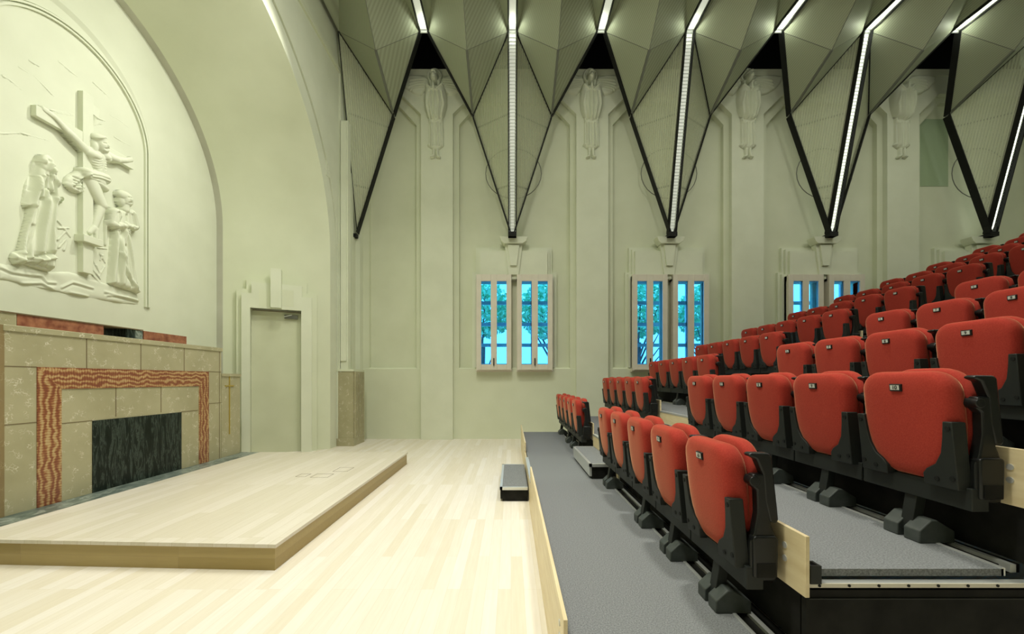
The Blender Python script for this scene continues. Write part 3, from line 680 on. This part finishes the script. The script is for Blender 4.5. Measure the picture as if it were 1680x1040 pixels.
for x, a in ((325,-.025),(340,.02),(352,-.03),(372,-.025),(386,.02),(400,-.03),(418,-.025)): s.fold([aw(x,620), aw(x+2,720), aw(x+3,800)], .010, a)
s.fold([aw(350,255), aw(357,257)], .009, -.03); s.fold([aw(369,257), aw(376,255)], .009, -.03); s.fold([aw(363,255), aw(363,268)], .009, .02); s.fold([aw(357,278), aw(369,278)], .006, -.02); s.fold([aw(330,245), aw(363,232), aw(396,245)], .01, .02)
s.build('robed_body', PW, angel, lambda u, v, h: (angel.location.x+u, YP-h, angel.location.z+v))
angel['label'] = 'plaster angel relief with spread wings on the pilaster nearest the arch'
for px, lab in ((968, 'plaster angel relief on the second pilaster, between the first two window fins'), (1224.5, 'plaster angel relief on the third pilaster, left of the third window'), (1476, 'plaster angel relief on the fourth pilaster, above the far seats')):
    a_ = angel.copy(); C.objects.link(a_); a_.location.x = wx(px, YP); a_['label'] = lab
    for ch in list(angel.children):
        b_ = ch.copy(); C.objects.link(b_); b_.parent = a_

# ------------------------------------------------------------------ folded perforated-metal ceiling, fins, strip lights
KY, KZ = 8.66, 9.05; TY, TZ = 9.62, 5.02
def frame_edge(mb, p, q, w=.022, h=.10): return mb.bar(p, q, w, h, up=(0,1,.0))
dif = [emis('strip_diffuser_%d' % i, s_) for i, s_ in enumerate((.42, .55, 1.5, 2.4))]
fin_names = ['half mesh fin hanging against the chancel arch corner', 'pointed mesh fin above the window nearest the stage', 'pointed mesh fin above the middle window', 'pointed mesh fin above the third window', 'pointed mesh fin furthest right, above the upper seats']
for k in range(-1, 4):
    X = X0+k*BAY; K = (X, KY, KZ); T = (X, TY, TZ); g_ = thing('mesh_fin', T, 'grey perforated metal '+fin_names[k+1], 'ceiling fin', 'pointed mesh fins along the window wall')
    for sg in ((1,) if k == -1 else (-1, 1)):
        S = (X+sg*.963, 9.70, 7.89); xo = sg*.07
        K_, T_ = (X+xo, KY, KZ), (X+(xo*.6 if k >= 0 else .11), TY, TZ)
        MB().slab([K_, T_, S], .006).build('mesh_panel', M['mesh_fin'], g_)
        e = MB(); frame_edge(e, S, T_, .022, .16); e.build('edge_bar', M['tube'], g_)
        e = MB(); e.bar(K_, S, .02, .03); e.build('top_bar', M['rod'], g_)
        # ties and hoop behind the mesh
        Sm = Vector(S).lerp(Vector(T_), .09); Km = Vector(K_).lerp(Vector(T_), .42)
        MB().tube(Sm+Vector((0,.06,0)), Km+Vector((0,.1,.25)), .018, 8).build('tie_rod', M['rod'], g_)
        Sm = Vector(S).lerp(Vector(T_), .62); Km = Vector(K_).lerp(Vector(T_), .76)
        MB().tube(Sm+Vector((0,.05,0)), Km+Vector((0,.08,.12)), .022, 8).build('tie_rod', M['rod'], g_)
    if k == -1:
        MB().bar((X+.06, KY, KZ), (X+.10, TY, TZ), .012, .03, up=(0,1,0)).build('edge_bar', M['tube'], g_)
    if k >= 0:
        m = MB(); n = 28; c0 = Vector((X+.03, 9.88, 6.58)); prev = None
        for i in range(n+1):
            a = 2*PI*i/n; p = c0+Vector((math.cos(a)*.69, -.02, math.sin(a)*.62))
            if prev is not None: m.tube(prev, p, .010, 6)
            prev = p
        m.build('hoop', M['rod'], g_)
    MB().box(X-.09, X+.09, TY-.04, YW-.0, TZ-.10, TZ-.02).build('wall_bracket', M['tube'], g_)
    if k >= 0:
        li = thing('fin_light', T, 'long sloping strip light on the '+['first','second','third','fourth'][k]+' full fin from the arch', 'strip light', 'sloping strip lights on the fins')
        d_ = (Vector(K)-Vector(T)).normalized(); nrm = Vector((0, -d_.z, d_.y)).normalized()
        m = MB()
        for sx in (-1, 1):
            o1 = Vector((sx*.09, 0, 0)); m.bar(Vector(T)+o1-nrm*-.0, Vector(K)+o1, .022, .15, up=nrm)
        m.bar(Vector(T)+Vector((-.1,0,0)), Vector(T)+Vector((.1,0,0)), .03, .15, up=nrm)
        m.build('housing', M['tube'], li)
        MB().bar(Vector(T)-nrm*.03, Vector(K)-nrm*.03, .155, .01, up=nrm).build('diffuser', dif[k], li)
        m = MB()
        for i in range(60):
            p = Vector(T).lerp(Vector(K), (i+.5)/60); m.bar(p+Vector((-.078,0,0))-nrm*.01, p+Vector((.078,0,0))-nrm*.01, .006, .03, up=nrm)
        tag(m.build('louvre_blades', M['alu'], li), kind=None)
        MB().box(X-.10, X+.10, TY-.10, TY+.06, TZ-.10, TZ-.0).build('end_cap', M['tube'], li)

ends = [(8.40, 8.43), (6.6, 9.94), (4.8, 8.43), (3.0, 9.94), (1.2, 8.43), (-.6, 9.94), (-2.4, 8.43)]
kys = [KY, 5.7, 2.1, -1.5]
for j in range(-2, 8):           # folded canopies between neighbouring strips
    Xa, Xb = X0+j*BAY/2, X0+(j+1)*BAY/2; Xm = (Xa+Xb)/2
    if j == -2 or True:
        even_left = (j % 2 == 0)
        lab = 'folded perforated metal ceiling bay, '+ORD[j+2]+' from the chancel arch'
        cn = thing('folded_ceiling_bay', (Xm, 8.4, 8.43), lab, 'ceiling panel', 'folded mesh ceiling bays')
        S = (Xm, 9.70, 7.89); P = [(Xm, y, z) for y, z in ends]
        for side, Xk in ((0, Xa+.07), (1, Xb-.07)):
            K = [(Xk, y, KZ) for y in kys]
            tris = [(S, K[0], P[0]), (P[0], K[0], P[1]), (K[0], K[1], P[1]), (P[1], K[1], P[2]), (P[2], K[1], P[3]), (K[1], K[2], P[3]), (P[3], K[2], P[4]), (P[4], K[2], P[5]), (K[2], K[3], P[5]), (P[5], K[3], P[6])]
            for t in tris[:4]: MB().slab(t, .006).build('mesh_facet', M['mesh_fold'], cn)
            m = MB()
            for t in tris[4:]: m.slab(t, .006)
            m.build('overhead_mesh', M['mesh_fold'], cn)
            is_odd = (j % 2 == 0) if side == 1 else (j % 2 != 0)
            e = MB(); e.bar(K[0], S, .024, .12 if is_odd else .05, up=(0,1,0)); e.build('edge_bar', M['tube'] , cn)
            e = MB(); e.bar(K[0], P[0], .010, .012); e.build('seam', M['rod'], cn)
        MB().bar(S, P[0], .05, .035).build('ridge_bar', M['rod'], cn)
        MB().bar(P[0], P[1], .012, .012).build('ridge_seam', M['rod'], cn)
for j in range(-1, 8):
    X = X0+j*BAY/2
    li = thing('ceiling_light', (X, KY, KZ), 'long horizontal strip light between ceiling folds, '+ORD[j+1]+' from the chancel arch', 'strip light', 'horizontal strip lights of the ceiling')
    m = MB()
    for sx in (-1, 1): m.box(X+sx*.09-.012, X+sx*.09+.012, -.2, KY, KZ-.03, KZ+.08)
    m.box(X-.09, X+.09, -.2, KY, KZ+.07, KZ+.08)
    m.build('housing', M['tube'], li)
    MB().box(X-.075, X+.075, -.2, KY-.03, KZ+.02, KZ+.028).build('diffuser', dif[(0, 0, 1, 1, 2, 3, 3, 3, 3)[j+1]], li)
    MB().box(X-.09, X+.09, KY-.012, KY+.01, KZ-.03, KZ+.05).build('end_plate', M['alu'], li)

# ------------------------------------------------------------------ retractable seating: tiers
SP = .985; TI = .34; NR = 12; XF = .222; YN, YFAR = 1.64, 8.66
Y_A0, Y_A1 = 4.50, 5.78
for r_ in range(1, NR+1):
    xa = XF+(r_-1)*SP; xb = xa+SP; z = TI*r_
    t = thing('seating_tier', (xa, 5.1, 0), 'grey carpeted seating tier, '+ORD[r_-1]+' step up from the stage floor', 'seating tier', 'tiers of the retractable stand')
    MB().box(xa+.02, xb-.125, YN+.03, YFAR, z-.03, z).build('carpet', M['carpet'], t)
    MB().box(xb-.125, xb+.03, YN+.1, YFAR, z-.05, z-.012).build('under_seat_tray', M['skirt'], t)
    MB().box(xb-.135, xb-.118, YN+.03, YFAR, z-.03, z+.004).build('carpet_edge_trim', M['alu'], t)
    MB().box(xb-.06, xb-.035, YN+.06, YFAR, z-.03, z+.004).build('guide_rail', M['alu'], t)
    m = MB(); th = .018
    lo = 0.0 if r_ == 1 else z-.095
    tp = z+.155
    for a, b in ((YN-.02, Y_A0-.02), (Y_A1+.42 if r_ == 1 else Y_A1+.05, YFAR)):
        bd = MB().box(xa-th/2, xa+th/2, a, b, lo, tp).build('riser_board', M['birch'], t, bevel=.002)
        for zz in (z+.062, z+.005):
            for yy in (a+.12, b-.12): MB().tube((xa-th/2-.004, yy, zz+.01), (xa-th/2+.002, yy, zz+.01), .014, 12).build('bolt', M['bolt'], bd)
    MB().box(xa-.006, xa+.008, Y_A0-.02, Y_A1+.42 if r_ == 1 else Y_A1+.05, z-TI+.0, z-.0).build('aisle_riser', M['birch'], t)
    MB().box(xa-.01, xa+.03, Y_A0-.02, Y_A1+.05, z-.02, z+.002).build('nosing', M['alu'], t)
    if r_ > 1:
        MB().box(xa+.02, xa+.04, YN+.05, Y_A0-.02, z-TI, z-.05).build('riser_backing', M['skirt'], t)
        MB().box(xa+.02, xa+.04, Y_A1+.05, YFAR, z-TI, z-.05).build('riser_backing', M['skirt'], t)
    # near end: post, strip, skirt
    MB().box(xa+.012, xb+.0, YN+.004, YN+.03, 0 if r_ == 1 else .0, z-.075).build('side_skirt', M['skirt'], t)
    if r_ >= 2:
        m = MB(); x0 = xa+.02
        m.box(x0, x0+.045, YN-.01, YN+.04, z-.045, z+.03); q_ = m.build('post_socket', M['bracket'], t)
        MB().box(x0+.01, x0+.035, YN, YN+.03, z+.03, z+.0302).build('socket_mouth', M['black'], q_)
        MB().box(xa+.015, xb, YN-.004, YN+.004, z-.062, z-.045).build('edge_strip', M['joinery'], t)
        MB().box(xa+.03, xb-.02, YN, YN+.03, z-.05, z-.044).build('ledge_plate', M['alu'], t)
        b_ = MB()
        for i in range(8): b_.tube((xa+.06+i*.122, YN-.007, z-.053), (xa+.06+i*.122, YN-.003, z-.053), .006, 8)
        b_.build('bolts', M['tube'], t)
        MB().box(xa+.02, xb, YN-.001, YN+.004, z-.112, z-.108).build('seam', M['bracket'], t)
# steps in the aisle
def step_box(x0, x1, y0, y1, z, lab):
    t = thing('step_box', (x0, y0, z), lab, 'step', 'portable aisle steps')
    MB().box(x0+.03, x1, y0+.02, y1-.02, z, z+.145).build('body', M['skirt'], t)
    MB().box(x0+.028, x1, y0+.028, y1-.028, z+.145, z+.171).build('carpet_top', M['carpet'], t)
    m = MB().box(x0, x0+.03, y0, y1, z+.14, z+.174).box(x0, x1, y0, y0+.03, z+.14, z+.174).box(x0, x1, y1-.03, y1, z+.14, z+.174)
    m.build('aluminium_edging', M['alu'], t)
    MB().box(x0+.006, x0+.03, y0+.02, y1-.02, z+.03, z+.14).build('front_plate', M['alu'] if z > .3 else M['skirt'], t)
step_box(-.136, XF-.02, 4.81, 6.14, 0, 'low carpeted step box with aluminium edge standing on the oak floor')
st_lab = ['carpeted aisle step leading from the first to the second tier'] + ['carpeted aisle step standing on the '+ORD[i]+' tier between the seat blocks' for i in range(1, 12)]
for r_ in range(1, 9): step_box(XF+r_*SP-.315, XF+r_*SP-.012, 4.53, 5.75, TI*r_, st_lab[r_-1])

# ------------------------------------------------------------------ seats
PITCH = .55; HT = .835
def lean(z): return (HT-z)*.10
def round_outline(hw, top, rt, pts_low):
    o = []
    for i in range(9):
        a = PI/2*i/8; o.append((hw-rt+rt*math.cos(a), top-rt+rt*math.sin(a)))
    for i in range(9):
        a = PI/2+PI/2*i/8; o.append((-hw+rt+rt*math.cos(a), top-rt+rt*math.sin(a)))
    return o+[(-y, z) for y, z in pts_low]+[(y, z) for y, z in pts_low[::-1]]
def cushion(outline, x0, x1, leanf, bulge=.012, rim=.030):
    """upholstered pad: outline in (y,z) with rounded rims and a slight belly, as one closed mesh"""
    cy = 0; cz = sum(z for _, z in outline)/len(outline)
    n = len(outline); vs = []; fs = []
    rings = []
    for side, sgn in ((x0, -1), (x1, 1)):
        for sc_, dx in ((.30, -bulge), (.60, -bulge*.9), (.80, -bulge*.45), (.90, 0), (.955, rim*.22), (.985, rim*.55), (1, rim)):
            rings.append([(side-sgn*dx*-1 if False else side+(-sgn)*(-1)*(-dx) if False else side-sgn*dx if sgn == 1 else side+dx, cy+(y-cy)*sc_, cz+(z-cz)*sc_) for y, z in outline])
    fr = rings[:7]; bk = rings[7:][::-1]
    allr = fr+bk
    for r in allr: vs += [(x+leanf(z), y, z) for x, y, z in r]
    for i in range(len(allr)-1):
        for j in range(n): fs.append((i*n+j, i*n+(j+1)%n, (i+1)*n+(j+1)%n, (i+1)*n+j))
    fs.append(tuple(range(n))); L = (len(allr)-1)*n; fs.append(tuple(range(L, L+n)))
    m = MB(); m.add(vs, fs); return m
pan_out = round_outline(.220, HT, .10, [(.220,.66),(.220,.58),(.214,.50),(.196,.43),(.165,.37),(.12,.33),(.07,.315)])
back_out = round_outline(.212, HT+.015, .15, [(.212,.60),(.212,.45),(.205,.36)])
seat = thing('theatre_seat', (0,0,0), 'x', 'theatre seat', 'red theatre seats')
pan = cushion(pan_out, .0, .098, lean, .012, .040).build('seat_pan', M['red'], seat, smooth=True)
cushion(back_out, .112, .175, lambda z: (z-.5)*.04, .008, .024).build('backrest', M['red'], seat, smooth=True)
MB().prism([(y, z) for y, z in round_outline(.200, HT-.05, .14, [(.200,.6),(.200,.38)])], 'x', .178, .190).build('back_shell', M['plastic'], seat, local=True, bevel=.005)
for sg in (-1, 1):
    pl = [(.240,.605),(.200,.605),(.192,.53),(.180,.46),(.152,.405),(.110,.375),(.092,.35),(.092,.30),(.240,.30)]
    m = MB(lambda x, y, z: (x+lean(z), y, z)); m.prism([(sg*y, z) for y, z in pl], 'x', -.014, .05)
    b_ = m.build('bracket', M['bracket'], seat, local=True, bevel=.004)
    for y, z in ((.221,.575),(.221,.35),(.155,.335)):
        MB(lambda x, y, z: (x+lean(z), y, z)).tube((-.018, sg*y, z), (-.010, sg*y, z), .011, 8).build('bolt', M['tube'], b_, local=True)
MB().box(.075, .150, -.262, .275, .215, .315).build('beam', M['bracket'], seat, local=True, bevel=.004)
# armrest standard at the near side
ya = -.238; fx = lambda x, y, z: ((x-.03)*.72+.108, y, z)
m = MB(fx)
m.prism([(.03,.25),(.165,.25),(.175,.30),(.175,.44),(.16,.455),(.135,.50),(.115,.66),(.12,.68),(.12,.72),(.03,.72),(.015,.70),(.015,.67),(.05,.65),(.055,.55),(.035,.46),(.01,.42),(.01,.27)], 'y', ya-.022, ya+.022)
arm = m.build('armrest_standard', M['plastic'], seat, local=True, bevel=.007)
m = MB(fx).prism([(.02,.27),(.165,.27),(.17,.44),(.155,.452),(.03,.452),(.018,.44)], 'y', ya-.034, ya+.030); m.build('housing', M['plastic'], arm, local=True, bevel=.012)
MB(fx).prism([(.04,.275),(.15,.275),(.15,.335),(.04,.335)], 'y', ya-.038, ya-.033).build('row_end_badge', M['skirt'], arm, local=True)
m = MB().prism([(.085,.800),(.092,.813),(.172,.812),(.186,.80),(.216,.52),(.206,.505),(.178,.51),(.158,.60),(.148,.72),(.12,.785)], 'y', ya-.024, ya+.024); m.build('folded_arm', M['plastic'], arm, local=True, bevel=.008)
MB().tube((.108, ya-.030, .69), (.108, ya+.030, .69), .022, 14).build('pivot', M['plastic'], arm, local=True, bevel=.004)
# post and pair of feet
MB().bar((.12, .02, .25), (.085, .02, .03), .06, .05, up=(1,0,0)).build('post', M['bracket'], seat, local=True, bevel=.003)
for y in (-.034, .076):
    MB().prism([(.038,.0),(.038,.060),(.095,.112),(.125,.112),(.21,.06),(.21,0)], 'y', y-.040, y+.040).build('foot', M['foot'], seat, local=True, bevel=.005)
# number plate
plq = MB(lambda x, y, z: (x+lean(z), y, z)).box(-.020, .0, -.030, .030, .735, .772).build('number_plate', M['plastic'], seat, local=True, bevel=.003)
MB(lambda x, y, z: (x+lean(z), y, z)).box(-.0215, -.0195, -.023, .023, .742, .766).build('plate_face', M['plate'], plq, local=True)

numcache = {}
def number_mesh(n):
    if n in numcache: return numcache[n]
    cu = bpy.data.curves.new('digits', 'FONT'); cu.body = str(n); cu.size = .026; cu.align_x = 'CENTER'; cu.align_y = 'CENTER'; cu.extrude = .0006; cu.offset = .0006
    tmp = bpy.data.objects.new('digits_tmp', cu); C.objects.link(tmp)
    dg = bpy.context.evaluated_depsgraph_get(); me = bpy.data.meshes.new_from_object(tmp.evaluated_get(dg))
    bpy.data.objects.remove(tmp)
    # lay the text on the plate: reading direction seen from the stage
    z0 = .754
    me.transform(Matrix(((0,0,-1,-.0222+lean(z0)),(-1,0,0,0),(0,1,0,z0),(0,0,0,1))))
    me.materials.clear(); me.materials.append(M['ink']); numcache[n] = me; return me

def copy_seat(loc, lab, num, foot=True, digits=True):
    r = seat.copy(); C.objects.link(r); r.location = loc; r['label'] = lab
    for ch in list(seat.children):
        nm = ch.name.split('.')[0]
        if not foot and nm in ('foot', 'post'): continue
        c_ = ch.copy(); C.objects.link(c_); c_.parent = r
        for gch in ch.children:
            d_ = gch.copy(); C.objects.link(d_); d_.parent = c_
        if nm == 'number_plate' and digits:
            t_ = bpy.data.objects.new('digits', number_mesh(num)); C.objects.link(t_); t_.parent = c_
    return r
XS = .954
for r_ in range(1, NR+1):
    for blk, y_near in (('near', 1.725), ('far', 5.81)):
        for k in range(5):
            yc_ = y_near+PITCH*(k+.5); xs = XS+(r_-1)*SP
            if VX+(xs-.05)*F/(yc_+.3) > 1685: continue
            num = (10-k) if blk == 'near' else (5-k)
            lab = 'red tip-up theatre seat, %s row from the stage, %s' % (ORD[r_-1], (['nearest the camera','second from the camera','third from the camera','fourth from the camera','fifth from the camera, beside the aisle'] if blk == 'near' else
                   ['just beyond the aisle','second beyond the aisle','third beyond the aisle','second from the window wall','nearest the window wall'])[k])
            copy_seat((xs, yc_, TI*r_), lab, num, foot=(k != 3), digits=(blk == 'near' and r_ < 8))
# the prototype itself is not needed any more
def wipe(o):
    for c_ in list(o.children): wipe(c_)
    bpy.data.objects.remove(o)
wipe(seat)

# ------------------------------------------------------------------ outside: trees, pavement, a white house
struct('ground', MB().box(-25, 45, 10.95, 60, -.6, -.4), M['pavement'], 'grey pavement outside')
def tree(x, y, h, r, lab, seed):
    rnd = random.Random(seed); t = thing('street_tree', (x, y, -.4), lab, 'tree', 'trees outside the windows')
    m = MB().tube((x, y, -.4), (x+.1, y, h*.55), .13, 10, .09)
    for i in range(7):
        a = rnd.uniform(0, 6.28); m.tube((x+.05, y, h*(.25+.04*i)), (x+math.cos(a)*r*.8, y+math.sin(a)*r*.6, h*(.5+.07*i)), .05, 6, .015)
    m.build('trunk', M['bark'], t)
    m = MB(); vs = []; fs = []
    for i in range(2200):
        u = rnd.gauss(0, 1), rnd.gauss(0, 1), rnd.gauss(0, 1); L = math.sqrt(sum(q*q for q in u)); q = rnd.uniform(.35, 1)**.5
        p = Vector((x+u[0]/L*r*q, y+u[1]/L*r*.8*q, h*.8+u[2]/L*r*.85*q)); a = Vector([rnd.uniform(-1,1) for _ in range(3)]).normalized()*.13; b = a.cross(Vector([rnd.uniform(-1,1) for _ in range(3)])).normalized()*.06
        n = len(vs); vs += [p-a, p+b, p+a, p-b]; fs.append((n,n+1,n+2,n+3))
    m.add(vs, fs); m.build('foliage', M['foliage'], t)
for i, (x, y, h, r, lab) in enumerate(((-1.25, 16.5, 5.4, 1.38, 'leafy tree outside the left leaf of the window nearest the stage'), (1.6, 16.0, 5.3, 1.38, 'leafy tree outside the right leaf of the window nearest the stage'), (5.2, 16.5, 5.5, 1.45, 'leafy tree outside the left leaf of the middle window'), (8.3, 16.5, 5.3, 1.45, 'leafy tree outside the right leaf of the middle window'), (14.0, 19.0, 4.0, 1.5, 'leafy tree outside the third window'))):
    tree(x, y, h, r, lab, i)
hs = thing('white_house', (4, 26, -.4), 'pale low house across the street, seen through the windows', 'building')
MB().box(-8, 26, 25, 30, -.4, 2.1).build('walls', M['render_white'], hs)
MB().box(-8.3, 26.3, 24.6, 30.3, 2.1, 2.3).build('roof', M['daylit_steel'], hs)
